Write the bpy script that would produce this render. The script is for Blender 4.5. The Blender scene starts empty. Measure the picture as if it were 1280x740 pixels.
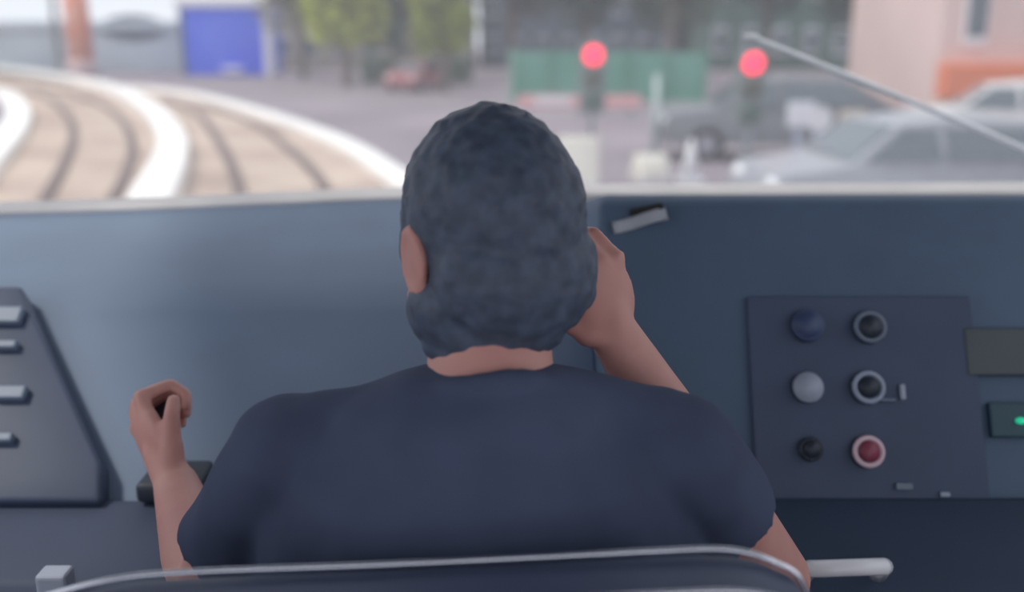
import bpy, bmesh, math, random
from mathutils import Vector, Matrix
random.seed(7)
S = bpy.context.scene
C = S.collection

# ------------------------------------------------------------------ camera
F_PX = 1250.0
CAM = Vector((0.0, 0.0, 1.42))
PITCH = math.atan(330.0 / F_PX)
cam_d = bpy.data.cameras.new('camera')
cam_d.sensor_width = 36.0
cam_d.lens = 36.0 * F_PX / 1280.0
cam_d.clip_start = 0.02; cam_d.clip_end = 600
cam_d.dof.use_dof = True
cam_d.dof.focus_distance = 1.10
cam_d.dof.aperture_fstop = cam_d.lens / 18.0
cam = bpy.data.objects.new('camera', cam_d)
cam.location = CAM
cam.rotation_euler = (math.radians(90) - PITCH, 0, 0)
C.objects.link(cam)
S.camera = cam

# ------------------------------------------------------------------ world, sun, exposure
W = bpy.data.worlds.new('sky'); S.world = W
W.use_nodes = True
bg = W.node_tree.nodes['Background']
bg.inputs['Color'].default_value = (0.90, 0.93, 1.0, 1)
bg.inputs['Strength'].default_value = 1.15
sun_d = bpy.data.lights.new('sun', 'SUN')
sun_d.energy = 1.9; sun_d.angle = math.radians(8); sun_d.color = (1.0, 0.93, 0.84)
sun = bpy.data.objects.new('sun', sun_d)
sun.rotation_euler = (math.radians(4), math.radians(-36), 0)
C.objects.link(sun)
vs = S.view_settings
S.display_settings.display_device = 'sRGB'
vs.view_transform = 'Standard'; vs.look = 'None'; vs.gamma = 1; vs.use_curve_mapping = False
vs.exposure = 0.0
S.cycles.use_denoising = True
S.cycles.max_bounces = 8
S.cycles.transparent_max_bounces = 16
S.cycles.caustics_reflective = False
S.cycles.caustics_refractive = False

GZ = -0.88       # street level below the cab floor

# ------------------------------------------------------------------ helpers
def ray(px, py):
    u = (370 - py) / F_PX
    c, s = math.cos(PITCH), math.sin(PITCH)
    return Vector(((px - 640) / F_PX, c + u * s, -s + u * c))
def P(px, py, y):
    d = ray(px, py); return CAM + d * (y / d.y)
def G(px, py, z=GZ):
    d = ray(px, py); return CAM + d * ((z - CAM.z) / d.z)

def lin(v):
    v /= 255.0
    return v / 12.92 if v <= 0.04045 else ((v + 0.055) / 1.055) ** 2.4
MATS = {}
def mat(name, rgb, rough=0.6, metal=0.0, var=0.12, scale=8.0, bump=0.0, emit=None, es=0.0, rgb2=None, spec=0.5):
    if name in MATS: return MATS[name]
    m = bpy.data.materials.new(name); m.use_nodes = True
    nt = m.node_tree; b = nt.nodes['Principled BSDF']
    c1 = [lin(v) for v in rgb]
    c2 = [lin(v) for v in rgb2] if rgb2 else [v * (1 - var) for v in c1]
    b.inputs['Roughness'].default_value = rough
    b.inputs['Metallic'].default_value = metal
    b.inputs['Specular IOR Level'].default_value = spec
    tc = nt.nodes.new('ShaderNodeTexCoord')
    n = nt.nodes.new('ShaderNodeTexNoise'); n.inputs['Scale'].default_value = scale
    n.inputs['Detail'].default_value = 4
    nt.links.new(tc.outputs['Object'], n.inputs['Vector'])
    r = nt.nodes.new('ShaderNodeValToRGB')
    r.color_ramp.elements[0].position = 0.35; r.color_ramp.elements[1].position = 0.65
    r.color_ramp.elements[0].color = (*c2, 1); r.color_ramp.elements[1].color = (*c1, 1)
    nt.links.new(n.outputs['Fac'], r.inputs['Fac'])
    nt.links.new(r.outputs['Color'], b.inputs['Base Color'])
    if bump:
        bp = nt.nodes.new('ShaderNodeBump'); bp.inputs['Strength'].default_value = bump
        nt.links.new(n.outputs['Fac'], bp.inputs['Height']); nt.links.new(bp.outputs['Normal'], b.inputs['Normal'])
    if emit:
        b.inputs['Emission Color'].default_value = (*[lin(v) for v in emit], 1)
        b.inputs['Emission Strength'].default_value = es
    MATS[name] = m
    return m

def tag(o, label=None, cat=None, group=None, kind=None):
    if label: o['label'] = label
    if cat: o['category'] = cat
    if group: o['group'] = group
    if kind: o['kind'] = kind
    return o
def empty(name, loc=(0, 0, 0), rz=0.0, label=None, cat=None, group=None):
    o = bpy.data.objects.new(name, None); C.objects.link(o)
    o.location = loc; o.rotation_euler = (0, 0, rz); o.empty_display_size = 0.05
    return tag(o, label, cat, group)
def obj(name, bm, mats, parent=None, smooth=False):
    me = bpy.data.meshes.new(name)
    bmesh.ops.recalc_face_normals(bm, faces=bm.faces)
    bm.to_mesh(me); bm.free()
    for m in (mats if isinstance(mats, (list, tuple)) else [mats]): me.materials.append(m)
    if smooth:
        for p in me.polygons: p.use_smooth = True
    o = bpy.data.objects.new(name, me); C.objects.link(o)
    if parent: o.parent = parent
    return o
def struct(name, bm, m, **k): return tag(obj(name, bm, m, **k), kind='structure')

def box(bm, c, s, rot=None, bevel=0.0, mi=0):
    r = bmesh.ops.create_cube(bm, size=1.0)
    vs_ = r['verts']
    M = Matrix.Translation(Vector(c)) @ (rot.to_4x4() if rot else Matrix.Identity(4)) @ Matrix.Diagonal((*s, 1))
    bmesh.ops.transform(bm, matrix=M, verts=vs_)
    fs = {f for v in vs_ for f in v.link_faces}
    if bevel:
        es = {e for v in vs_ for e in v.link_edges}
        rr = bmesh.ops.bevel(bm, geom=list(es), offset=bevel, segments=3, affect='EDGES', profile=0.6)
        fs = set(rr['faces']) | {f for f in fs if f.is_valid}
    for f in fs:
        if f.is_valid: f.material_index = mi
    return bm
def axis_mat(d):
    return Vector(d).normalized().to_track_quat('Z', 'Y').to_matrix()
def cone(bm, a, b, r1, r2, seg=24, mi=0, caps=True):
    a, b = Vector(a), Vector(b)
    L = (b - a).length
    r = bmesh.ops.create_cone(bm, cap_ends=caps, segments=seg, radius1=r1, radius2=r2, depth=L)
    M = Matrix.Translation((a + b) / 2) @ axis_mat(b - a).to_4x4()
    bmesh.ops.transform(bm, matrix=M, verts=r['verts'])
    for v in r['verts']:
        for f in v.link_faces: f.material_index = mi
    return bm
def ball(bm, c, r, rot=None, seg=24, mi=0):
    if not isinstance(r, (tuple, list)): r = (r, r, r)
    q = bmesh.ops.create_uvsphere(bm, u_segments=seg, v_segments=max(8, seg * 2 // 3), radius=1.0)
    M = Matrix.Translation(Vector(c)) @ (rot.to_4x4() if rot else Matrix.Identity(4)) @ Matrix.Diagonal((*r, 1))
    bmesh.ops.transform(bm, matrix=M, verts=q['verts'])
    for v in q['verts']:
        for f in v.link_faces: f.material_index = mi
    return bm
def capsule(bm, a, ra, b, rb, seg=20):
    cone(bm, a, b, ra, rb, seg); ball(bm, a, ra, seg=seg); ball(bm, b, rb, seg=seg)
def torus(bm, c, R, r, rot=None, seg=32, ms=10, mi=0, sc=(1, 1)):
    rings = []
    M = Matrix.Translation(Vector(c)) @ (rot.to_4x4() if rot else Matrix.Identity(4))
    for i in range(seg):
        a = 2 * math.pi * i / seg
        ring = []
        for j in range(ms):
            b = 2 * math.pi * j / ms
            ring.append(bm.verts.new(M @ Vector(((R + r * math.cos(b)) * math.cos(a) * sc[0], (R + r * math.cos(b)) * math.sin(a) * sc[1], r * math.sin(b)))))
        rings.append(ring)
    for i in range(seg):
        for j in range(ms):
            f = bm.faces.new((rings[i][j], rings[(i + 1) % seg][j], rings[(i + 1) % seg][(j + 1) % ms], rings[i][(j + 1) % ms]))
            f.material_index = mi
def smoothline(pts, n=8):
    """Catmull-Rom through points"""
    pts = [Vector(p) for p in pts]; out = []
    for i in range(len(pts) - 1):
        p0 = pts[max(i - 1, 0)]; p1 = pts[i]; p2 = pts[i + 1]; p3 = pts[min(i + 2, len(pts) - 1)]
        for k in range(n):
            t = k / n
            out.append(0.5 * ((2 * p1) + (-p0 + p2) * t + (2 * p0 - 5 * p1 + 4 * p2 - p3) * t * t + (-p0 + 3 * p1 - 3 * p2 + p3) * t ** 3))
    out.append(pts[-1]); return out
def tube(bm, pts, r, seg=12, mi=0):
    pts = [Vector(p) for p in pts]; rings = []
    rr = r if isinstance(r, (list, tuple)) else [r] * len(pts)
    up = Vector((0.013, 0.02, 1)).normalized()
    for i, p in enumerate(pts):
        t = (pts[min(i + 1, len(pts) - 1)] - pts[max(i - 1, 0)]).normalized()
        if abs(t.dot(up)) > 0.98: up = Vector((1, 0.05, 0.02)).normalized()
        s = t.cross(up).normalized(); u = s.cross(t).normalized()
        rings.append([bm.verts.new(p + (s * math.cos(2 * math.pi * j / seg) + u * math.sin(2 * math.pi * j / seg)) * rr[i]) for j in range(seg)])
    fs = []
    for i in range(len(rings) - 1):
        for j in range(seg):
            fs.append(bm.faces.new((rings[i][j], rings[i][(j + 1) % seg], rings[i + 1][(j + 1) % seg], rings[i + 1][j])))
    fs.append(bm.faces.new(rings[0][::-1])); fs.append(bm.faces.new(rings[-1]))
    for f in fs: f.material_index = mi
def extrude_x(bm, prof, x0, x1, mi=0):
    """profile of (y,z) extruded from x0 to x1; closed"""
    a = [bm.verts.new((x0, y, z)) for y, z in prof]; b = [bm.verts.new((x1, y, z)) for y, z in prof]
    n = len(prof); fs = [bm.faces.new(a), bm.faces.new(b[::-1])]
    for i in range(n): fs.append(bm.faces.new((a[i], b[i], b[(i + 1) % n], a[(i + 1) % n])))
    for f in fs: f.material_index = mi
    return fs
def ribbon(bm, pts, w, z0, z1, mi=0):
    """raised strip along ground curve pts (centre line), width w, from z0 to z1"""
    pts = [Vector((p[0], p[1], 0)) for p in pts]; rows = []
    for i, p in enumerate(pts):
        t = (pts[min(i + 1, len(pts) - 1)] - pts[max(i - 1, 0)]).normalized()
        s = Vector((-t.y, t.x, 0)) * (w[i] if isinstance(w, list) else w) / 2
        ch = min(0.03, (z1 - z0) * 0.3)
        k = 1 - ch * 2 / (w[i] if isinstance(w, list) else w)
        rows.append([bm.verts.new(p + s + Vector((0, 0, z0))), bm.verts.new(p + s + Vector((0, 0, z1 - ch))), bm.verts.new(p + s * k + Vector((0, 0, z1))),
                     bm.verts.new(p - s * k + Vector((0, 0, z1))), bm.verts.new(p - s + Vector((0, 0, z1 - ch))), bm.verts.new(p - s + Vector((0, 0, z0)))])
    for i in range(len(rows) - 1):
        for j in range(6):
            f = bm.faces.new((rows[i][j], rows[i][(j + 1) % 6], rows[i + 1][(j + 1) % 6], rows[i + 1][j])); f.material_index = mi
    bm.faces.new(rows[0]); bm.faces.new(rows[-1][::-1])
def bevel_mod(o, w=0.01, seg=3):
    m = o.modifiers.new('bevel', 'BEVEL'); m.width = w; m.segments = seg; m.limit_method = 'ANGLE'; m.angle_limit = math.radians(35)
    for p in o.data.polygons: p.use_smooth = True
    return o
def organic(o, voxel=0.005, it=4, disp=0.0, dscale=0.05):
    r = o.modifiers.new('remesh', 'REMESH'); r.mode = 'VOXEL'; r.voxel_size = voxel; r.use_smooth_shade = True
    s = o.modifiers.new('smooth', 'SMOOTH'); s.factor = 0.6; s.iterations = it
    if disp:
        t = bpy.data.textures.new('folds', 'CLOUDS'); t.noise_scale = dscale; t.noise_depth = 1
        d = o.modifiers.new('folds', 'DISPLACE'); d.texture = t; d.strength = disp; d.mid_level = 0.5
        d.texture_coords = 'GLOBAL'
    return o

# ------------------------------------------------------------------ materials
m_floor = mat('cab floor rubber', (58, 62, 70), 0.8)
m_cabwall = mat('cab wall laminate', (120, 128, 140), 0.6)
m_desk = mat('desk blue grey laminate', (116, 134, 158), 0.62, var=0.15, scale=3)
m_desk2 = mat('desk dark panel', (70, 80, 102), 0.6, var=0.15, scale=3, spec=0.3)
m_hood = mat('binnacle slate plastic', (92, 112, 136), 0.6, var=0.18, scale=3, spec=0.3)
m_panel = mat('button plate', (76, 88, 112), 0.55, spec=0.3)
m_gasket = mat('window gasket pale', (236, 230, 226), 0.5)
m_alu = mat('brushed aluminium', (205, 210, 220), 0.28, 1.0)
m_white = mat('white enamel', (236, 236, 240), 0.35)
m_whitegl = mat('white gloss', (245, 245, 250), 0.2)
m_black = mat('black rubber', (26, 28, 32), 0.6)
m_seat = mat('seat navy vinyl', (80, 90, 118), 0.55)
m_chrome = mat('chrome piping', (225, 228, 238), 0.22, 0.9)
m_skin = mat('skin', (212, 160, 148), 0.55, rgb2=(200, 142, 134), scale=9)
m_hair = mat('dark hair', (84, 96, 116), 0.6, var=0.35, scale=60, bump=0.4)
m_shirt = mat('navy t shirt', (82, 91, 116), 0.9, var=0.25, scale=6, bump=0.1, spec=0.2)
m_trouser = mat('dark trousers', (40, 44, 54), 0.9)
m_road = mat('asphalt mauve', (150, 139, 147), 0.85, rgb2=(128, 118, 127), scale=0.25)
m_bed = mat('track bed sandy concrete', (204, 184, 168), 0.85, rgb2=(168, 146, 134), scale=0.5)
m_kerb = mat('white kerb stone', (250, 248, 246), 0.7, var=0.05)
m_rail = mat('worn brown rail steel', (108, 88, 84), 0.6, 0.2)
m_pave = mat('pale pavement', (196, 186, 180), 0.85, scale=0.4)

# ------------------------------------------------------------------ ground, tracks (setting)
b = bmesh.new(); box(b, (0, 60, GZ - 0.1), (260, 170, 0.2)); struct('street_ground', b, m_road)
def gcurve(px, n=8): return smoothline([G(*p) for p in px], n)
K1 = [(-60, 86), (5, 90), (60, 98), (110, 107), (150, 120), (185, 141), (207, 165), (217, 190), (212, 220), (196, 256)]
K2 = [(140, 112), (190, 115), (250, 124), (333, 148), (404, 174), (450, 197), (500, 232)]
K0 = [(-60, 108), (0, 120), (18, 133), (24, 150), (14, 172), (-14, 205)]
def extend(c, L=9, k=7):
    d = (c[-1] - c[-2]).normalized(); d2 = (c[-k] - c[-k - 1]).normalized(); turn = d2.angle(d) if d2.length else 0
    return c + [c[-1] + d * L * (i + 1) / 4 for i in range(4)]
k1 = extend(gcurve(K1)); k2 = extend(gcurve(K2)); k0 = extend(gcurve(K0))
def resample(c, n):
    L = [0.0]
    for i in range(1, len(c)): L.append(L[-1] + (c[i] - c[i - 1]).length)
    out = []; j = 0
    for k in range(n):
        t = L[-1] * k / (n - 1)
        while j < len(L) - 2 and L[j + 1] < t: j += 1
        f = (t - L[j]) / max(L[j + 1] - L[j], 1e-6); out.append(c[j].lerp(c[j + 1], min(1, f)))
    return out
def bed(name, ca, cb, m):
    bm = bmesh.new(); A = resample(ca, 60); B = resample(cb, 60)
    ra = [bm.verts.new((p.x, p.y, GZ + 0.02)) for p in A]; rb = [bm.verts.new((p.x, p.y, GZ + 0.02)) for p in B]
    for i in range(59): bm.faces.new((ra[i], rb[i], rb[i + 1], ra[i + 1]))
    r = bmesh.ops.extrude_face_region(bm, geom=bm.faces[:])
    for v in [g for g in r['geom'] if isinstance(g, bmesh.types.BMVert)]: v.co.z -= 0.1
    return struct(name, bm, m)
bed('track_bed', k0, k1, m_bed)
bed('track_bed', k1, k2, m_bed)
for c, w, h in ((k0, 0.62, 0.22), (k1, 0.56, 0.30), (k2, 0.42, 0.18)):
    bm = bmesh.new(); ribbon(bm, resample(c, 70), w, GZ, GZ + h); struct('kerb_strip', bm, m_kerb)
rails = [([(-20, 103), (25, 112), (60, 124), (84, 145), (92, 170), (82, 205), (58, 250)], 'brown tram rail nearest the leftmost white kerb'),
         ([(40, 108), (90, 118), (130, 134), (156, 156), (166, 185), (160, 215), (140, 256)], 'brown tram rail just left of the broad curving white kerb'),
         ([(205, 124), (245, 142), (270, 172), (290, 210), (302, 250)], 'brown tram rail just right of the broad curving white kerb'),
         ([(250, 132), (310, 152), (352, 180), (390, 215), (415, 250)], 'brown tram rail nearest the thin right hand kerb')]
for px, lab in rails:
    c = extend(gcurve(px)); bm = bmesh.new(); ribbon(bm, resample(c, 60), 0.18, GZ + 0.0, GZ + 0.07)
    tag(obj('tram_rail', bm, m_rail), lab, 'rail', 'tram rails set in the sandy track bed')

# ------------------------------------------------------------------ buildings behind
def building(name, px0, px1, D, ztop, depth, m, label, cat='building', rows=0, cols=0, mw=None, zb=GZ, roof=None, ww=0.5):
    """facade facing the camera at distance D, spanning image columns px0..px1"""
    x0 = (px0 - 640) / F_PX * D * 0.975; x1 = (px1 - 640) / F_PX * D * 0.975
    t = empty(name, ((x0 + x1) / 2, D + depth / 2, zb), 0, label, cat)
    w = x1 - x0; h = ztop - zb
    bm = bmesh.new(); box(bm, (0, 0, h / 2), (w, depth, h)); bevel_mod(obj('wall', bm, m, t), 0.06)
    if roof:
        bm = bmesh.new(); box(bm, (0, 0, h + 0.2), (w + 0.6, depth + 0.6, 0.5), bevel=0.08); obj('roof', bm, roof, t)
    for r in range(rows):
        for c in range(cols):
            wx = -w / 2 + w * (c + 0.5) / cols; wz = h * (r + 0.55) / rows
            bm = bmesh.new(); cw = w / cols * ww; chh = h / rows * 0.5
            box(bm, (wx, -depth / 2 - 0.04, wz), (cw, 0.16, chh), bevel=0.03, mi=0)
            box(bm, (wx, -depth / 2 - 0.11, wz), (cw * 0.84, 0.06, chh * 0.84), mi=1)
            obj('window', bm, [m_white, mw or m_glassd], t)
    return t, w, h
m_glassd = mat('dark window glass', (92, 104, 112), 0.15)
m_b1 = mat('pale blue grey render', (196, 206, 212), 0.8, scale=0.3)
m_b2 = mat('beige stone facade', (164, 158, 148), 0.85, scale=0.3)
m_b3 = mat('blue grey facade', (104, 116, 128), 0.8, scale=0.3)
m_b4 = mat('pink rendered shop', (226, 200, 194), 0.8, scale=0.3)
m_b5 = mat('green grey facade', (92, 116, 110), 0.8, scale=0.3)
m_blue = mat('vivid blue sheet', (66, 98, 255), 0.5, rgb2=(90, 124, 255), scale=0.5)
m_orange = mat('orange cladding', (232, 128, 84), 0.6)
m_roofw = mat('white parapet', (245, 245, 250), 0.5)

# pale pavilion, far left
t, w, h = building('pavilion', -60, 232, 62, 1.6, 6, m_b1, 'low pale blue-grey pavilion with a dark oval window beneath white sky', roof=m_b1)
bm = bmesh.new(); cone(bm, (0, -0.08, 0), (0, 0.08, 0), 1.95, 1.95, 40)
bmesh.ops.scale(bm, vec=(1, 1, 0.38), verts=bm.verts)
o = obj('oval_window', bm, mat('dark oval', (104, 116, 128), .9), t, smooth=False); o.location = ((171 - 86) / F_PX * 60.5, -3.06, 2.55)
# orange and white pillar
t = empty('advertising_column', G(104, 97), 0, 'orange advertising column with white shaft left of the oval window', 'column')
bm = bmesh.new(); cone(bm, (0, 0, 0), (0, 0, 0.9), 0.75, 0.7, 32); obj('base', bm, mat('pinkish plaster', (206, 180, 180), 0.8), t, True)
bm = bmesh.new(); cone(bm, (0, 0, 0.9), (0, 0, 5.2), 0.62, 0.62, 32); obj('shaft', bm, mat('orange poster band', (224, 130, 96), 0.6, rgb2=(226, 176, 160), scale=0.9), t, True)
t = empty('lamp_post', G(76, 96), 0, 'grey lamp post left of the orange advertising column', 'lamp post')
m_post = mat('grey post steel', (142, 152, 156), 0.5)
def lamp_post(t, h=8, r=0.14, m=m_post, side=1):
    bm = bmesh.new(); cone(bm, (0, 0, 0), (0, 0, 0.6), r * 1.8, r * 1.4); obj('base', bm, m, t, True)
    bm = bmesh.new(); cone(bm, (0, 0, 0.5), (0, 0, h), r, r * 0.7); obj('pole', bm, m, t, True)
    bm = bmesh.new(); tube(bm, smoothline([(0, 0, h - 0.1), (side * 0.3, 0, h + 0.3), (side * 1.3, 0, h + 0.4)]), r * 0.5); obj('arm', bm, m, t, True)
    bm = bmesh.new(); ball(bm, (side * 1.6, 0, h + 0.38), (0.45, 0.16, 0.1)); obj('lamp_head', bm, m, t, True)
lamp_post(t, 8, 0.16)
# blue kiosk with white frame
t, w, h = building('kiosk', 232, 336, 56, 2.75, 3, m_blue, 'vivid blue boxy kiosk with a white roof edge and white corner', 'kiosk', roof=m_roofw)
bm = bmesh.new(); box(bm, (w / 2 + 0.05, -1.5, h / 2), (0.45, 0.5, h), bevel=0.05); obj('corner_post', bm, m_roofw, t)
bm = bmesh.new(); box(bm, (-w / 2 - 0.05, -1.5, h / 2), (0.16, 0.3, h), bevel=0.03); obj('corner_post', bm, m_b3, t)
bm = bmesh.new(); box(bm, (0.3, -1.6, 0.35), (1.1, 0.3, 0.25), bevel=0.03); obj('step', bm, m_roofw, t)

building('office_building', 338, 588, 66, 12, 10, m_b2, 'beige-grey stone building just right of the blue kiosk', rows=5, cols=7)
building('office_building', 600, 850, 70, 12, 10, m_b3, 'blue-grey office block rising behind the trees above the driver', rows=5, cols=8)
building('office_building', 880, 1180, 64, 12, 10, m_b5, 'long green-grey block behind the second red signal', rows=4, cols=8)
t, w, h = building('shop', 1172, 1420, 30, 5.5, 8, m_b4, 'pink rendered shop at the right with an orange fascia band', 'shop', rows=1, cols=3, ww=0.35)
bm = bmesh.new(); box(bm, (0, -4.3, 0.88 + 0.05), (w, 0.7, 1.0), bevel=0.08); obj('fascia', bm, m_orange, t)
bm = bmesh.new(); box(bm, (0, -4.1, 0.2), (w * 0.98, 0.3, 0.5), bevel=0.05); obj('plinth', bm, mat('cream shopfront', (222, 206, 190), 0.7), t)

# ------------------------------------------------------------------ trees
def tree(px, D, zc, rx, rz, col, col2, label, n=2600, leaf=0.36, trunk=True, seed=1):
    rnd = random.Random(seed)
    x = (px - 640) / F_PX * D
    t = empty('tree', (x, D, GZ), 0, label, 'tree', 'trees along the far side of the street')
    m = mat('leaves %d' % seed, col, 0.8, rgb2=col2, scale=1.2)
    bm = bmesh.new()
    blobs = [(Vector((rnd.uniform(-.6, .6) * rx, rnd.uniform(-.5, .5) * rx, zc - GZ + rnd.uniform(-.6, .6) * rz)), rnd.uniform(.35, .6)) for _ in range(14)]
    for i in range(n):
        c, k = rnd.choice(blobs)
        d = Vector((rnd.gauss(0, 1), rnd.gauss(0, 1), rnd.gauss(0, 1))).normalized() * rnd.uniform(.6, 1.0)
        p = c + Vector((d.x * rx * k, d.y * rx * k, d.z * rz * k))
        R = Matrix.Rotation(rnd.uniform(0, 6.28), 3, 'Z') @ Matrix.Rotation(rnd.uniform(-1.2, 1.2), 3, 'X')
        s = leaf * rnd.uniform(.6, 1.2)
        vv = [bm.verts.new(p + R @ Vector(q)) for q in ((-s * .5, 0, 0), (0, s * .35, s * .08), (s, 0, 0), (0, -s * .35, s * .08))]
        bm.faces.new(vv)
    obj('crown', bm, m, t)
    bm = bmesh.new()
    tube(bm, smoothline([(0, 0, 0), (0.05, 0, 1.2), (-0.05, 0.05, 2.6), (0.1, 0, zc - GZ)]), 0.2)
    for k in range(5):
        c = blobs[k][0]; tube(bm, smoothline([(0, 0, 1.8 + .2 * k), c * 0.5 + Vector((0, 0, 1.2)), c]), 0.07)
    obj('trunk', bm, mat('bark', (120, 110, 104), 0.9), t, True)
tree(385, 52, 4.0, 2.6, 2.6, (176, 176, 160), (140, 142, 132), 'pale grey-green tree beside the blue kiosk', seed=11)
tree(438, 44, 3.2, 1.7, 2.6, (206, 214, 96), (160, 172, 84), 'yellow-green tree, the brightest of the row', seed=12)
tree(500, 50, 3.4, 2.2, 3.4, (112, 130, 112), (84, 102, 92), 'dull dark green tree between two yellow-green ones', seed=13)
tree(556, 40, 2.6, 1.4, 2.4, (184, 196, 92), (140, 154, 82), 'smaller yellow-green tree above the road', seed=14)
tree(640, 56, 4.5, 2.8, 3.2, (116, 126, 124), (92, 102, 104), 'grey-green tree directly above the driver\'s head', seed=15)
tree(730, 51, 4.4, 2.6, 2.8, (96, 120, 108), (74, 96, 90), 'dark green tree behind the green hoarding and first red signal', seed=16)
tree(832, 42, 4.2, 2.5, 2.7, (110, 128, 104), (84, 102, 88), 'mid green tree between the two red signals', seed=17)
tree(950, 53, 4.6, 3.0, 3.2, (88, 112, 110), (70, 92, 92), 'dark bluish-green tree behind the second red signal', seed=18)
tree(1060, 45, 4.0, 2.8, 3.2, (98, 122, 112), (76, 98, 92), 'dark green tree above the silver car', seed=19)
tree(1118, 41, 3.2, 1.5, 2.6, (126, 146, 118), (98, 120, 104), 'lighter green slim tree left of the pale street pole', seed=20)

# low hedge and verge strips behind the tracks
def hedge(px0, px1, py, h, m, label):
    a, c = G(px0, py), G(px1, py)
    t = tag(empty('hedge', (a + c) / 2, math.atan2(c.y - a.y, c.x - a.x)), label, 'hedge')
    L = (c - a).length; rnd = random.Random(int(px0)); bm = bmesh.new()
    for i in range(1800):
        p = Vector((rnd.uniform(-L / 2, L / 2), rnd.uniform(-.4, .4), rnd.uniform(0, h)))
        s = .16; R = Matrix.Rotation(rnd.uniform(0, 6.28), 3, 'Z') @ Matrix.Rotation(rnd.uniform(-1.2, 1.2), 3, 'X')
        bm.faces.new([bm.verts.new(p + R @ Vector(q)) for q in ((-s * .5, 0, 0), (0, s * .35, 0), (s, 0, 0), (0, -s * .35, 0))])
    obj('foliage', bm, m, t)
    bm = bmesh.new(); box(bm, (0, 0, h * .45), (L * .98, .5, h * .8), bevel=.12); obj('branches', bm, mat('hedge inside', (92, 108, 96), 0.9), t)
hedge(452, 590, 104, 1.3, mat('hedge leaf', (120, 138, 118), 0.8), 'low grey-green hedge at the road edge under the yellow-green trees')

# green hoarding
m_green = mat('green painted board', (82, 140, 120), 0.6, rgb2=(96, 150, 134), scale=1)
a, c = G(640, 132), G(880, 136)
t = empty('site_hoarding', (a + c) / 2, math.atan2(c.y - a.y, c.x - a.x), 'long green site hoarding standing behind the pink and white barrier', 'hoarding')
L = (c - a).length
for i in range(5):
    bm = bmesh.new(); box(bm, (-L / 2 + L * (i + .5) / 5, 0, 0.95), (L / 5 - .05, .06, 1.5), bevel=.01); obj('board', bm, m_green, t)
for i in range(6):
    bm = bmesh.new(); box(bm, (-L / 2 + L * i / 5, -.06, 0.9), (.1, .1, 1.75), bevel=.01)
    obj('post', bm, mat('pale green post', (150, 190, 172), .6) if i == 0 else m_green, t)
# pink / white barrier in front
m_pink = mat('faded pink board', (236, 178, 180), 0.6)
a, c = G(648, 150), G(800, 150)
t = empty('road_barrier', (a + c) / 2, 0, 'low faded pink plank barrier in front of the green hoarding', 'barrier')
L = (c - a).length
bm = bmesh.new(); box(bm, (0, 0, 0.5), (L, .05, .34), bevel=.01); obj('plank', bm, m_pink, t)
bm = bmesh.new(); box(bm, (-L * .22, -.04, 0.52), (L * .3, .04, .2), bevel=.01); obj('pale_patch', bm, m_white, t)
for s in (-.42, 0, .42):
    bm = bmesh.new(); box(bm, (s * L, 0, .17), (.1, .5, .1), bevel=.01); box(bm, (s * L, 0.03, .3), (.08, .05, .4)); obj('foot', bm, m_post, t)

# red signals
m_red = mat('red signal lamp', (255, 60, 90), 0.4, emit=(255, 40, 70), es=3.0)
m_sig = mat('signal housing', (120, 132, 132), 0.6)
def signal(px, py, D, label, s=1.0):
    p = P(px, py, D); h = p.z - GZ
    t = empty('traffic_signal', (p.x, p.y, GZ), 0, label, 'traffic signal', 'red traffic signals across the street')
    bm = bmesh.new(); cone(bm, (0, .1, 0), (0, .1, .12), .14, .12); cone(bm, (0, .1, .1), (0, .1, h - .5 * s), .05, .05, 16); obj('pole', bm, m_post, t, True)
    bm = bmesh.new(); box(bm, (0, .12, h - .36 * s), (.42 * s, .2, 1.12 * s), bevel=.05); obj('housing', bm, m_sig, t)
    for k, m in enumerate((m_red, mat('unlit amber', (92, 96, 84), .4), mat('unlit green', (78, 104, 96), .4))):
        z = h - .36 * s * k
        bm = bmesh.new(); ball(bm, (0, .02, z), (.15 * s, .05, .15 * s)); obj('lamp_lens', bm, m, t, True)
        bm = bmesh.new(); tube(bm, [Vector((math.cos(a_) * .17 * s, -.06, z + math.sin(a_) * .17 * s)) for a_ in [math.pi * q / 12 for q in range(13)]], .02, 6)
        obj('visor', bm, m_sig, t, True)
signal(742, 69, 19, 'red traffic signal over the green hoarding, the fainter of two', 1.15)
signal(942, 79, 15, 'brighter red traffic signal just below the tip of the wiper', 1.0)

# signposts
m_bluegrey = mat('blue grey post', (176, 184, 204), 0.5)
def sign(px, pyb, pyt, shape, label, m=m_white, w=.42):
    p = G(px, pyb); q = P(px, pyt, p.y); h = q.z - GZ
    t = empty('street_sign', (p.x, p.y, GZ), 0, label, 'sign', 'small street signs beyond the windscreen')
    bm = bmesh.new(); cone(bm, (0, 0, 0), (0, 0, .1), .12, .1); cone(bm, (0, 0, .1), (0, 0, h), .06, .05, 16); obj('pole', bm, m_bluegrey, t, True)
    bm = bmesh.new()
    if shape == 'round': cone(bm, (0, -.09, h), (0, -.06, h), w / 2, w / 2, 32)
    else: box(bm, (0, -.08, h), (w, .04, w * .9), bevel=.01)
    obj('sign_plate', bm, m, t)
sign(992, 236, 142, 'square', 'white sign plate on the tall blue-grey post near the windscreen edge', m_whitegl, .4)
sign(1018, 214, 148, 'round', 'round white sign beside the blue-grey post', m_white, .42)
sign(1058, 212, 152, 'square', 'cream square sign right of the round white sign', mat('cream sign', (224, 214, 200), .6), .45)

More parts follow.
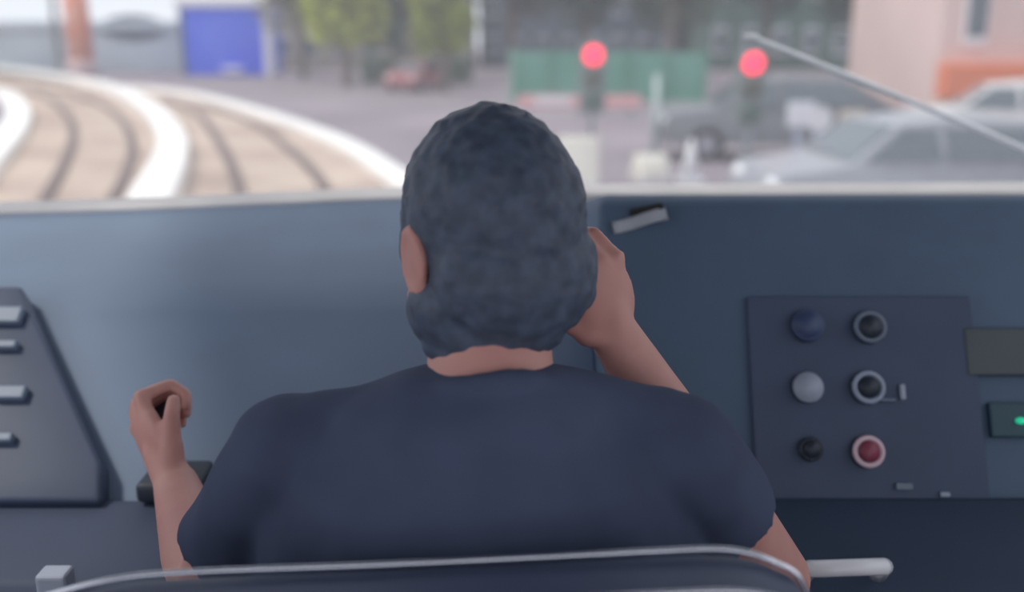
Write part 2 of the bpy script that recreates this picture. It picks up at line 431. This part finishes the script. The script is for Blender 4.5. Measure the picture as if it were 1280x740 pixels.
# pale pole at right
t = empty('street_pole', G(1186, 112), 0, 'tall pale street pole rising left of the pink shop', 'pole')
lamp_post(t, 9, .12, mat('pale pole', (190, 204, 204), .5), -1)
t = empty('street_pole', G(818, 196), 0, 'slim pale post standing at the right end of the pink barrier', 'pole')
bm = bmesh.new(); cone(bm, (0, 0, 0), (0, 0, 1.5), .07, .06); ball(bm, (0, 0, 1.5), (.065, .065, .05)); obj('post', bm, mat('pale pole', (190, 204, 204), .5), t, True)
bm = bmesh.new(); cone(bm, (0, 0, 0), (0, 0, .06), .14, .12); obj('collar', bm, mat('pale pole', (190, 204, 204), .5), t, True)

# white water-filled barriers and cone
def plastic_barrier(px, py, w, h, label, rz=0.0):
    t = empty('plastic_barrier', G(px, py), rz, label, 'barrier', 'white plastic barriers on the road')
    prof = [(-.22, 0), (.22, 0), (.22, .15), (.1, .4), (.07, h), (-.07, h), (-.1, .4), (-.22, .15)]
    bm = bmesh.new(); extrude_x(bm, prof, -w / 2, w / 2); bevel_mod(obj('body', bm, mat('cream plastic', (232, 228, 216), .5), t), .03)
    for s in (-1, 1):
        bm = bmesh.new(); box(bm, (s * w * .3, 0, .04), (.2, .5, .08), bevel=.01); obj('foot', bm, m_white, t)
plastic_barrier(722, 232, .62, .75, 'cream plastic barrier just right of the driver\'s head')
plastic_barrier(812, 226, .50, .42, 'low cream plastic barrier left of the white cone', .3)
t = empty('traffic_cone', G(862, 228), 0, 'white traffic cone standing on the road right of the cream barriers', 'cone')
bm = bmesh.new(); box(bm, (0, 0, .03), (.42, .42, .06), bevel=.02); obj('base', bm, m_white, t)
bm = bmesh.new(); cone(bm, (0, 0, .05), (0, 0, .68), .16, .03, 32); obj('body', bm, m_white, t, True)
t = empty('bollard', G(1138, 242), 0, 'short white bollard at the foot of the silver car', 'bollard')
bm = bmesh.new(); cone(bm, (0, 0, 0), (0, 0, .42), .07, .065, 24); ball(bm, (0, 0, .42), (.066, .066, .04)); obj('post', bm, m_white, t, True)
bm = bmesh.new(); cone(bm, (0, 0, 0), (0, 0, .05), .13, .11, 24); obj('collar', bm, m_white, t, True)

# ------------------------------------------------------------------ cars
def car(px, py, rz, m, label, s=1.0):
    t = empty('car', G(px, py), rz, label, 'car'); t.scale = (s, s, s)
    prof = [(-2.1, .32), (-2.12, .62), (-2.02, .86), (-1.2, .96), (-.55, 1.42), (.2, 1.5), (1.2, 1.44), (1.95, 1.0), (2.1, .9), (2.14, .5), (2.08, .3)]
    bm = bmesh.new()
    secs = []
    for k, xs in enumerate((-.86, -.84, -.4, 0, .4, .84, .86)):
        row = []
        for (a_, z) in prof:
            x = xs
            if z > 1.1: x *= .78
            f = 1.0
            if abs(xs) == .86: f = .985
            row.append(bm.verts.new((a_ * f, x, z if z < 1 else 1 + (z - 1) * f)))
        secs.append(row)
    n = len(prof)
    for k in range(len(secs) - 1):
        for i in range(n): bm.faces.new((secs[k][i], secs[k][(i + 1) % n], secs[k + 1][(i + 1) % n], secs[k + 1][i]))
    bm.faces.new(secs[0]); bm.faces.new(secs[-1][::-1])
    bevel_mod(obj('body', bm, m, t), .05)
    g = m_glassd
    for sy in (-1, 1):
        for x0, x1, a0, a1 in ((-.98, -.05, -.5, -.08), (.05, 1.55, .02, 1.12)):
            bm = bmesh.new()
            y0, y1 = .865 * sy, .70 * sy
            q = [(x0, y0, 1.02), (x1, y0, 1.02), (a1, y1 * 1.0, 1.38), (a0, y1, 1.38)]
            vin = [bm.verts.new(v) for v in q]; vout = [bm.verts.new((v[0], v[1] - .05 * sy, v[2])) for v in q]
            bm.faces.new(vin); bm.faces.new(vout[::-1])
            for i in range(4): bm.faces.new((vin[i], vin[(i + 1) % 4], vout[(i + 1) % 4], vout[i]))
            obj('side_window', bm, g, t)
    for nm, q in (('windscreen', [(-1.12, -.72, 1.02), (-1.12, .72, 1.02), (-.6, .6, 1.41), (-.6, -.6, 1.41)]), ('rear_window', [(1.86, -.72, 1.08), (1.86, .72, 1.08), (1.28, .6, 1.43), (1.28, -.6, 1.43)])):
        bm = bmesh.new(); k = -1 if nm == 'windscreen' else 1
        vin = [bm.verts.new((v[0] + .03 * k, v[1], v[2])) for v in q]; vout = [bm.verts.new((v[0] - .03 * k, v[1], v[2] - .03)) for v in q]
        bm.faces.new(vin); bm.faces.new(vout[::-1])
        for i in range(4): bm.faces.new((vin[i], vin[(i + 1) % 4], vout[(i + 1) % 4], vout[i]))
        obj(nm, bm, g, t)
    for sx in (-1.3, 1.3):
        for sy in (-1, 1):
            bm = bmesh.new(); cone(bm, (sx, sy * .68, .32), (sx, sy * .88, .32), .32, .32, 32, 0); cone(bm, (sx, sy * .87, .32), (sx, sy * .9, .32), .19, .17, 24, 1)
            obj('wheel', bm, [m_black, m_alu], t)
    for sy in (-.62, .62):
        bm = bmesh.new(); ball(bm, (-2.04, sy, .72), (.08, .2, .09)); obj('headlamp', bm, m_whitegl, t, True)
        bm = bmesh.new(); ball(bm, (2.09, sy, .8), (.06, .14, .1)); obj('tail_lamp', bm, mat('tail lamp', (190, 70, 70), .4), t, True)
    return t
car(1130, 288, math.radians(6), mat('silver car paint', (160, 164, 172), .45, .1), 'silver hatchback close by on the right under the wiper', .92)
car(962, 196, math.radians(-4), mat('grey car paint', (118, 122, 128), .5), 'dark grey car side-on behind the white street signs')
car(520, 113, math.radians(74), mat('red car paint', (168, 104, 106), .5), 'small faded red car far down the road', .8)
car(1262, 196, math.radians(-20), mat('white car paint', (214, 212, 214), .4), 'white car partly out of frame in front of the pink shop', .95)

# ------------------------------------------------------------------ cab shell (setting); unseen side walls and ceiling added to shade the interior
bm = bmesh.new(); box(bm, (0, .7, -.04), (2.7, 3.0, .08)); struct('floor', bm, m_floor)
bm = bmesh.new(); box(bm, (0, .55, 2.25), (2.7, 2.9, .06)); struct('ceiling', bm, m_cabwall)
for nm, x in (('wall_left', -1.33), ('wall_right', 1.33)):
    bm = bmesh.new(); box(bm, (x, .7, .5), (.06, 3.0, 1.0)); box(bm, (x, 2.02, 1.6), (.06, .12, 1.25)); box(bm, (x, -.6, 1.6), (.06, .4, 1.3)); box(bm, (x, .7, 2.13), (.06, 3.0, .2))
    struct(nm, bm, m_cabwall)
bm = bmesh.new(); box(bm, (0, 2.13, .33), (2.7, .06, 1.42)); struct('wall_front', bm, m_desk2)
# windscreen; translucent film puts the washed-out glare haze into the glass
m_ws = bpy.data.materials.new('hazy windscreen glass'); m_ws.use_nodes = True
nt = m_ws.node_tree; nt.nodes.remove(nt.nodes['Principled BSDF']); out = nt.nodes['Material Output']
tr = nt.nodes.new('ShaderNodeBsdfTransparent'); tr.inputs['Color'].default_value = (.97, .98, .98, 1)
tl = nt.nodes.new('ShaderNodeBsdfTranslucent'); tl.inputs['Color'].default_value = (.82, .83, .86, 1)
mx = nt.nodes.new('ShaderNodeMixShader')
nz = nt.nodes.new('ShaderNodeTexNoise'); nz.inputs['Scale'].default_value = 1.6; nz.inputs['Detail'].default_value = 5
tcn = nt.nodes.new('ShaderNodeTexCoord'); nt.links.new(tcn.outputs['Object'], nz.inputs['Vector'])
mr = nt.nodes.new('ShaderNodeMapRange'); mr.inputs['To Min'].default_value = .05; mr.inputs['To Max'].default_value = .15
nt.links.new(nz.outputs['Fac'], mr.inputs['Value']); nt.links.new(mr.outputs['Result'], mx.inputs['Fac'])
nt.links.new(tr.outputs[0], mx.inputs[1]); nt.links.new(tl.outputs[0], mx.inputs[2]); nt.links.new(mx.outputs[0], out.inputs['Surface'])
ZW = P(0, 242, 2.09).z
bm = bmesh.new(); extrude_x(bm, [(2.10, ZW - .055), (2.106, ZW - .055), (2.016, 2.24), (2.010, 2.24)], -1.30, 1.30); struct('window_1', bm, m_ws)
fr = smoothline([P(-60, 267, 2.01), P(200, 259, 2.03), P(480, 247, 2.045), P(730, 243, 2.05), P(1000, 242, 2.05), P(1350, 240, 2.05)])
bm = bmesh.new(); rows_ = []
for p in fr:
    rows_.append([bm.verts.new(q_) for q_ in ((p.x, p.y, 1.03), (p.x, p.y, p.z), (p.x, p.y + .048, p.z + .014), (p.x, p.y + .048, 1.03))])
for i in range(len(rows_) - 1):
    for j in range(4): bm.faces.new((rows_[i][j], rows_[i][(j + 1) % 4], rows_[i + 1][(j + 1) % 4], rows_[i + 1][j]))
bm.faces.new(rows_[0]); bm.faces.new(rows_[-1][::-1])
struct('trim_1', bm, m_gasket)

# wiper outside the glass
m_wip = mat('wiper arm silver', (246, 248, 252), .4, .1)
wa, wb = P(938, 46, 2.16), P(1300, 196, 2.20)
t = empty('windscreen_wiper', (0, 0, 0), 0, 'silver windscreen wiper slanting down to the right across the glass', 'wiper')
bm = bmesh.new(); tube(bm, smoothline([wa, wa.lerp(wb, .55) + Vector((0, 0, .004)), wb, P(1420, 262, 2.22)]), [.0065] * 24 + [.008]); obj('arm', bm, m_wip, t, True)
bm = bmesh.new(); tube(bm, [wa + Vector((-.018, -.006, .002)), wa.lerp(wb, .5) + Vector((0, -.012, -.002))], .003); obj('blade', bm, mat('wiper rubber', (150, 158, 164), .5), t, True)
bm = bmesh.new(); box(bm, wa, (.03, .016, .012), bevel=.003); obj('clip', bm, m_wip, t)

# ------------------------------------------------------------------ control desk
desk = empty('control_desk', (0, 1.6, 0), 0, 'slate blue driver control desk spanning the cab below the windscreen', 'control desk')
DY = Vector((0, -1.6, 0))
def dpart(name, bm, m, smooth=False, par=None, bev=0):
    bmesh.ops.translate(bm, vec=DY, verts=bm.verts)
    o = obj(name, bm, m, par or desk, smooth)
    if bev: bevel_mod(o, bev)
    return o
low = [(1.16, .02), (1.12, .70), (1.15, .735), (1.30, .775), (1.56, .985), (1.66, 1.01), (2.005, 1.045), (2.005, .02)]
bm = bmesh.new(); secs = []
for k in range(15):
    x = -1.28 + 1.41 * k / 14
    near = min(fr, key=lambda q_: abs(q_.x - x))
    pr = low[:-2] + [(near.y + .002, near.z - .004), (near.y + .002, .02)]
    secs.append([bm.verts.new((x, y_, z_)) for y_, z_ in pr])
for k in range(14):
    for q_ in range(len(low)): bm.faces.new((secs[k][q_], secs[k][(q_ + 1) % len(low)], secs[k + 1][(q_ + 1) % len(low)], secs[k + 1][q_]))
bm.faces.new(secs[0]); bm.faces.new(secs[-1][::-1])
dpart('desk_body', bm, m_desk, bev=.004)
# front apron, darker
bm = bmesh.new(); extrude_x(bm, [(1.13, .66), (1.10, .70), (1.135, .745), (1.285, .783), (1.30, .775), (1.15, .70)], -1.28, .13); dpart('desk_edge', bm, m_desk2, bev=.008)
bm = bmesh.new(); extrude_x(bm, [(1.13, .10), (1.10, .70), (1.135, .745), (1.288, .786), (1.31, .775), (1.17, .70), (1.17, .10)], .135, 1.28); dpart('desk_edge', bm, mat('dark navy edge', (56, 70, 92), .6, spec=.3), bev=.008)
hood = [(1.16, .02), (1.12, .70), (1.15, .735), (1.30, .775), (1.50, P(0, 252, 1.50).z), (1.53, P(0, 244, 1.53).z), (2.045, ZW - .01), (2.045, .02)]
bm = bmesh.new(); extrude_x(bm, hood, .13, 1.28); dpart('instrument_hood', bm, m_hood, bev=.015)
# face frame of the right binnacle
fa = Vector((0, 1.30, .775)); fb = Vector((0, 1.50, P(0, 252, 1.50).z)); fd = (fb - fa).normalized()
fn = Vector((0, -fd.z, fd.y))   # outward normal, toward camera
Rf = Matrix((Vector((1, 0, 0)), fd, fn * 1.0)).transposed()   # local x right, y up the face, z toward the driver
if Rf.determinant() < 0: fn = -fn; Rf = Matrix((Vector((1, 0, 0)), fd, fn)).transposed()
def on_face(px, py, off=0.0):
    d = ray(px, py); n = fn; k = (fa + fn * off - CAM).dot(n) / d.dot(n); return CAM + d * k
p0, p1 = on_face(945, 640), on_face(1210, 372)
bm = bmesh.new(); c0 = (p0 + p1) / 2; box(bm, c0 + fn * .004, (p1.x - p0.x, (p1 - p0).dot(fd), .012), Rf, bevel=.004)
bp = dpart('button_panel', bm, m_panel)
def push(px, py, r, ring, cap, capr=.6, name='push_button', h=.016, lab=None):
    c0 = on_face(px, py, .010); bm = bmesh.new()
    cone(bm, c0, c0 + fn * h * .6, r * 1.02, r * .98, 32, 2)
    torus(bm, c0 + fn * h * .6, r * .84, r * .17, Rf, mi=0)
    cone(bm, c0 + fn * h * .5, c0 + fn * h, r * capr * 1.05, r * capr, 32, 1)
    o = dpart(name, bm, [ring, cap, m_panel], True, bp)
    if lab: o['label'] = lab
    return o
m_ringd = mat('dull ring', (112, 124, 142), .4); m_ringm = mat('grey ring', (158, 170, 190), .35); m_ringw = mat('pink white ring', (236, 206, 216), .35)
m_capd = mat('dark cap', (46, 54, 68), .5); m_capg = mat('pale grey cap', (168, 176, 194), .45); m_capb = mat('dim blue cap', (66, 82, 118), .5); m_capr = mat('dim red cap', (150, 72, 92), .45)
push(1008, 408, .024, m_capb, m_capb, .8, lab='dim blue push button')
push(1085, 410, .024, m_ringd, m_capd, .66, lab='dark push button with a dull ring')
push(1008, 485, .022, m_capg, m_capg, .86, lab='pale grey push button')
push(1083, 485, .024, m_ringm, m_capd, .6, lab='dark push button with a grey ring')
push(1012, 562, .017, m_capd, m_capd, .7, lab='small dark push button')
push(1083, 565, .023, m_ringw, m_capr, .62, lab='red push button with a pink-white ring')
def plate(px, py, w, h, m, name, par=None, lab=None, th=.006):
    bm = bmesh.new(); box(bm, on_face(px, py, .010 + th / 2), (w, h, th), Rf, bevel=.002)
    o = dpart(name, bm, m, par=par or bp)
    if lab: o['label'] = lab
    return o
plate(1128, 490, .008, .022, m_capg, 'label_strip'); plate(1110, 500, .022, .005, m_ringd, 'label_strip')
plate(1181, 618, .014, .007, m_ringm, 'toggle_switch'); plate(1130, 608, .024, .010, m_ringd, 'toggle_switch')
bm = bmesh.new(); box(bm, on_face(1252, 440, .006), (.11, .07, .012), Rf, bevel=.004); ds = dpart('display', bm, mat('olive display', (70, 82, 88), .4))
bm = bmesh.new(); box(bm, on_face(1262, 525, .006), (.06, .05, .012), Rf, bevel=.004); ip = dpart('indicator_block', bm, mat('teal indicator glow', (48, 80, 94), .5))  # block coloured teal for the glow around the green lamp
bm = bmesh.new(); ball(bm, on_face(1276, 526, .014), (.008, .006, .005)); dpart('indicator_lamp', bm, mat('green lamp', (60, 220, 170), .4, emit=(40, 230, 170), es=0.4), True, ip)
# slip of paper on the hood and dark clip
bm = bmesh.new(); R2 = Rf @ Matrix.Rotation(math.radians(12), 3, 'Z')
vv = []
for i in range(9):
    for j in range(4):
        u, v = i / 8 - .5, j / 3 - .5
        vv.append(bm.verts.new(on_face(800, 276, .012) + R2 @ Vector((u * .085, v * .020 + u * .006, .004 * math.sin(u * 7) + .006 * v * v))))
for i in range(8):
    for j in range(3): bm.faces.new((vv[i * 4 + j], vv[(i + 1) * 4 + j], vv[(i + 1) * 4 + j + 1], vv[i * 4 + j + 1]))
bmesh.ops.solidify(bm, geom=bm.faces[:], thickness=.001)
tag(obj('paper_slip', bm, mat('grey paper', (240, 244, 250), .6), None, True), 'small pale paper slip tucked at the top of the desk right of the driver', 'paper')
bm = bmesh.new(); box(bm, on_face(808, 262, .010), (.05, .010, .012), R2, bevel=.003); dpart('clip', bm, m_black)

# left side: low pod, knob, switches and controller lever
lf = [Vector((0, 1.30, .775)), Vector((0, 1.56, .985))]; ld = (lf[1] - lf[0]).normalized(); ln = Vector((0, -ld.z, ld.y)); Rl = Matrix((Vector((1, 0, 0)), ld, ln)).transposed()
def on_left(px, py, off=0.0):
    d = ray(px, py); k = (lf[0] + ln * off - CAM).dot(ln) / d.dot(ln); return CAM + d * k
q = [on_left(-60, 372), on_left(36, 372), on_left(136, 590), on_left(136, 640), on_left(-60, 640)]
bm = bmesh.new(); A = [bm.verts.new(v + ln * .035) for v in q]; B = [bm.verts.new(v - ln * .01) for v in q]
bm.faces.new(A); bm.faces.new(B[::-1])
for i in range(5): bm.faces.new((A[i], A[(i + 1) % 5], B[(i + 1) % 5], B[i]))
pod = dpart('switch_pod', bm, mat('dark slate pod', (72, 84, 108), .55), bev=.008)
for (px, py, w, h) in ((10, 395, .045, .03), (6, 432, .04, .014), (14, 492, .045, .022), (4, 548, .03, .014)):
    bm = bmesh.new(); box(bm, on_left(px, py, .04), (w, h, .014), Rl, bevel=.004); dpart('rocker_switch', bm, mat('slate rocker', (124, 140, 160), .45), par=pod)
# flat front shelf items
def on_z(px, py, z): d = ray(px, py); return CAM + d * ((z - CAM.z) / d.z)
kc = on_z(14, 662, .752)
bm = bmesh.new(); cone(bm, kc + Vector((0, 0, -.02)), kc + Vector((0, 0, .015)), .032, .028, 32, 0); torus(bm, kc + Vector((0, 0, .0)), .045, .006, mi=1); dpart('rotary_knob', bm, [m_capd, m_ringd], True)
pc = P(70, 728, 1.11)
bm = bmesh.new(); box(bm, pc + Vector((0, 0, 0)), (.038, .03, .034), bevel=.006); dpart('push_button', bm, m_capg)['label'] = 'pale grey square push button'
# controller lever for the left hand
HL = Vector((-.478, 1.27, .925))
t_l = HL
bm = bmesh.new(); box(bm, (HL.x, 1.33, .80), (.09, .12, .03), bevel=.01); cone(bm, (HL.x, 1.33, .80), (HL.x, 1.285, .90), .011, .009, 16); ball(bm, (HL.x, 1.28, .915), (.032, .022, .022)); dpart('controller_lever', bm, m_capd, True)
# white bar added as the bright highlight at the desk edge
ga, gb = P(1018, 711, 1.10), P(1106, 708, 1.10)
bm = bmesh.new(); tube(bm, [ga + Vector((-.004, .03, -.03)), ga + Vector((-.003, .008, -.004)), ga, (ga + gb) / 2, gb, gb + Vector((.003, .008, -.004)), gb + Vector((.004, .03, -.03))], .0105); o = dpart('edge_highlight_bar', bm, m_whitegl, True); o['label'] = 'glossy white bar standing in for a highlight on the desk edge'

# ------------------------------------------------------------------ driver seat
seat = empty('driver_seat', (-.02, .55, 0), 0, 'navy driver seat with a shiny piped backrest edge', 'seat')
SY = Vector((.02, -.55, 0))
def spart(name, bm, m, smooth=True, bev=0):
    bmesh.ops.translate(bm, vec=SY, verts=bm.verts)
    o = obj(name, bm, m, seat, smooth)
    if bev: bevel_mod(o, bev)
    return o
YB = .69
top = [P(-20, 790, YB), P(120, 752, YB), P(240, 741, YB), P(450, 733, YB), P(640, 724, YB), P(820, 715, YB), P(900, 712, YB), P(945, 717, YB), P(978, 729, YB), P(1008, 746, YB), P(1030, 790, YB)]
top = smoothline(top, 6)
bm = bmesh.new()
F_ = [bm.verts.new(p + Vector((0, .03, -.004))) for p in top]; F2 = [bm.verts.new(p + Vector((0, -.03, -.004))) for p in top]
xb = [Vector((p.x * .86, YB - .03, .50)) for p in top]
F3 = [bm.verts.new(p) for p in xb]; F4 = [bm.verts.new(p + Vector((0, -.09, 0))) for p in xb]
n = len(top)
for i in range(n - 1):
    bm.faces.new((F_[i], F_[i + 1], F2[i + 1], F2[i])); bm.faces.new((F_[i], F3[i], F3[i + 1], F_[i + 1])); bm.faces.new((F2[i], F2[i + 1], F4[i + 1], F4[i])); bm.faces.new((F3[i], F4[i], F4[i + 1], F3[i + 1]))
bm.faces.new((F_[0], F2[0], F4[0], F3[0])); bm.faces.new((F_[-1], F3[-1], F4[-1], F2[-1]))
spart('backrest', bm, m_seat, bev=.01)
bm = bmesh.new(); tube(bm, [p + Vector((0, -.031, .0)) for p in top], .0026); spart('piping', bm, m_chrome)
bm = bmesh.new(); tube(bm, [p + Vector((0, .027, .0025)) for p in top], .0026); spart('piping', bm, m_chrome)
bm = bmesh.new(); box(bm, (-.02, .90, .36), (.50, .40, .11), bevel=.04); spart('cushion', bm, m_seat)
bm = bmesh.new(); cone(bm, (-.02, .88, .03), (-.02, .88, .32), .06, .05); cone(bm, (-.02, .88, 0), (-.02, .88, .04), .22, .2, 32); spart('pedestal', bm, m_black)
bm = bmesh.new(); box(bm, (-.02, .72, .46), (.16, .10, .1), bevel=.02); spart('bracket', bm, m_black)

# ------------------------------------------------------------------ driver
V = Vector
SHR, SHL = V((.160, .90, 1.020)), V((-.215, .90, 1.020))
ELR, WRR = P(966, 722, .99), P(772, 425, 1.02)
ELL, WRL = P(262, 735, .98), P(220, 606, 1.16)
HC = V((-.023, .965, 1.222))
HR = Matrix.Rotation(math.radians(30), 3, 'Z') @ Matrix.Rotation(math.radians(-16), 3, 'X')   # turned left, bowed
def H(x, y, z): return HC + HR @ V((x, y, z))
bm = bmesh.new()
# torso
ball(bm, (-.03, .90, .93), (.19, .11, .15)); ball(bm, (-.03, .86, .72), (.165, .11, .2)); ball(bm, (-.03, .84, .56), (.18, .13, .12))
capsule(bm, SHR, .055, SHL, .055); ball(bm, (-.03, .89, 1.02), (.11, .06, .07))
# neck and head
capsule(bm, V((-.02, .885, 1.04)), .066, V((-.022, .945, 1.16)), .058)
ball(bm, H(0, -.008, .01), (.074, .092, .105), HR, 32)
ball(bm, H(0, .025, -.055), (.062, .070, .065), HR); ball(bm, H(0, .062, -.095), (.026, .024, .022), HR)
for s in (-1, 1):
    ball(bm, H(s * .048, .03, -.055), (.03, .045, .04), HR)
    ball(bm, H(s * .081, -.005, -.012), (.009, .020, .032), HR @ Matrix.Rotation(s * .3, 3, 'Z'))
    torus(bm, H(s * .086, -.008, -.012), .022, .006, HR @ Matrix.Rotation(math.radians(90), 3, 'Y'), 24, 8, sc=(1.3, .85))
    ball(bm, H(s * .03, .085, .012), (.018, .012, .01), HR)           # brow
    ball(bm, H(s * .032, .084, -.005), (.013, .010, .008), HR)         # eyelid
capsule(bm, H(0, .090, .004), .007, H(0, .108, -.03), .011); ball(bm, H(.010, .098, -.033), .008); ball(bm, H(-.010, .098, -.033), .008)
ball(bm, H(0, .088, -.062), (.024, .010, .007), HR); ball(bm, H(0, .086, -.072), (.020, .010, .007), HR)
# arms
capsule(bm, SHR, .052, ELR, .041); capsule(bm, SHL, .052, ELL, .040)
def forearm(a, bb, sgn):
    m = a.lerp(bb, .3); capsule(bm, a, .040, m, .042); capsule(bm, m, .042, bb, .028)
forearm(ELR, WRR, 1); forearm(ELL, WRL, -1)
# right hand, pressed to the side of the head
def hand(w, k, nrm, thumb_side, curl, spread=.0205, fr=.0085):
    """w wrist, k centre of the knuckles, nrm palm-facing direction, thumb_side unit vector, curl bend angles"""
    u = (k - w).normalized(); nrm = (nrm - u * nrm.dot(u)).normalized(); t_ = thumb_side - u * thumb_side.dot(u) - nrm * thumb_side.dot(nrm); t_.normalize()
    R = Matrix((t_, u, nrm)).transposed()
    L = (k - w).length
    ball(bm, w.lerp(k, .55), (.040, L * .56, .0165), R); capsule(bm, w, .026, w.lerp(k, .4), .022)
    for i, (o_, ln_) in enumerate(((1.5, .044), (.5, .048), (-.5, .045), (-1.5, .036))):
        p = k + t_ * o_ * spread - u * (.004 * abs(o_) ** 1.5)
        capsule(bm, w.lerp(p, .35), .010, p, .0105)
        ang = 0; r = fr + (.0012 if i < 3 else 0)
        for j, (f, cj) in enumerate(zip((1, .62, .48), curl)):
            ang += cj; d = u * math.cos(ang) + nrm * math.sin(ang)
            q_ = p + d * ln_ * f; capsule(bm, p, r, q_, r * .9, 12); p = q_; r *= .9
    p = w.lerp(k, .28) + t_ * .030 + nrm * .006
    capsule(bm, w.lerp(k, .15) + t_ * .010, .018, p, .015)
    d1 = (u * .8 + t_ * .55 + nrm * .25).normalized(); q_ = p + d1 * .036; capsule(bm, p, .0125, q_, .011)
    d2 = (u * .9 + t_ * .05 + nrm * .45).normalized(); capsule(bm, q_, .011, q_ + d2 * .028, .0095)
KR = P(742, 332, 1.005)
hand(WRR, KR, V((-.62, .78, 0)), V((-.78, -.62, 0)), (.7, 1.0, .7))
KL = HL + V((-.022, -.02, .010))
hand(WRL, KL, V((1, .25, -.25)), V((.1, -.3, 1)), (1.35, 1.3, .9))
# legs, seated
for s in (-1, 1):
    hip = V((-.03 + s * .09, .88, .545)); knee = V((-.03 + s * .13, 1.03 + .28, .53)); ank = V((-.03 + s * .14, 1.40, .12))
    hip = V((-.03 + s * .09, .84, .56)); knee = V((-.03 + s * .11, 1.03, .55)); ank = V((-.03 + s * .11, .94, .10))
    capsule(bm, hip, .08, knee, .055); capsule(bm, knee, .052, ank, .035); capsule(bm, ank + V((0, -.02, -.05)), .033, ank + V((0, .13, -.062)), .028)
person = obj('person', bm, m_skin, None, True); organic(person, .0045, 3)
tag(person, 'person seen from behind in a navy t-shirt, head bowed, right hand at the ear', 'person')
# hair
bm = bmesh.new()
ball(bm, H(0, -.016, .022), (.087, .101, .108), HR, 32); ball(bm, H(0, -.045, -.035), (.085, .062, .074), HR)
ball(bm, HC + V((.002, -.046, -.058)), (.080, .054, .056)); ball(bm, HC + V((-.010, -.050, -.080)), (.056, .044, .042))
for s in (-1, 1): ball(bm, H(s * .064, .005, .0), (.021, .045, .045), HR)
rnd = random.Random(3)
for i in range(120):
    a_ = rnd.uniform(0, 6.283); e_ = rnd.uniform(-.1, 1.5)
    p = H(.086 * math.cos(e_) * math.cos(a_), -.016 + .100 * math.cos(e_) * math.sin(a_), .022 + .107 * math.sin(e_))
    d = (p - HC).normalized() + V((rnd.uniform(-.5, .5), rnd.uniform(-.5, .5), rnd.uniform(-.5, .2)))
    cone(bm, p - d.normalized() * .008, p + d.normalized() * .004, .005, .002, 6)
hair = organic(obj('hair', bm, m_hair, person, True), .0035, 2, .006, .02)
# shirt
bm = bmesh.new()
ball(bm, (-.033, .895, .93), (.222, .135, .185), seg=32); ball(bm, (-.050, .87, .78), (.240, .14, .24), seg=32); ball(bm, (-.033, .85, .58), (.20, .145, .12), seg=32)
capsule(bm, SHR, .064, SHL, .064)
ball(bm, (-.03, .885, 1.05), (.15, .09, .068), seg=32); capsule(bm, V((-.03, .90, 1.076)), .045, V((.14, .90, 1.04)), .050); capsule(bm, V((-.03, .90, 1.076)), .045, V((-.19, .90, 1.035)), .050)
def sleeve(a, e, f, r0, r1):
    q_ = a.lerp(e, f); cone(bm, a, q_, r0, r1, 28); ball(bm, a, r0, seg=28)
sleeve(SHR, ELR, .45, .064, .059); sleeve(SHL, ELL, .68, .064, .060)
for a_, r_ in ((0, 0),): torus(bm, (-.02, .905, 1.090), .066, .009, Matrix.Rotation(math.radians(-22), 3, 'X'), 32, 10)
shirt = organic(obj('t_shirt', bm, m_shirt, person, True), .006, 3, .018, .09)
# trousers and shoes
bm = bmesh.new(); ball(bm, (-.03, .85, .55), (.19, .14, .11))
for s in (-1, 1):
    hip = V((-.03 + s * .09, .84, .56)); knee = V((-.03 + s * .11, 1.03, .55)); ank = V((-.03 + s * .11, .94, .13))
    capsule(bm, hip, .092, knee, .067); capsule(bm, knee, .066, ank, .05)
organic(obj('trousers', bm, m_trouser, person, True), .007, 3, .01, .07)
for s in (-1, 1):
    bm = bmesh.new(); a0 = V((-.03 + s * .11, .90, .052)); capsule(bm, a0, .042, a0 + V((0, .16, -.01)), .038); capsule(bm, a0 + V((0, .02, 0)), .04, a0 + V((0, .03, .06)), .042)
    organic(obj('shoe', bm, m_black, person, True), .006, 3)
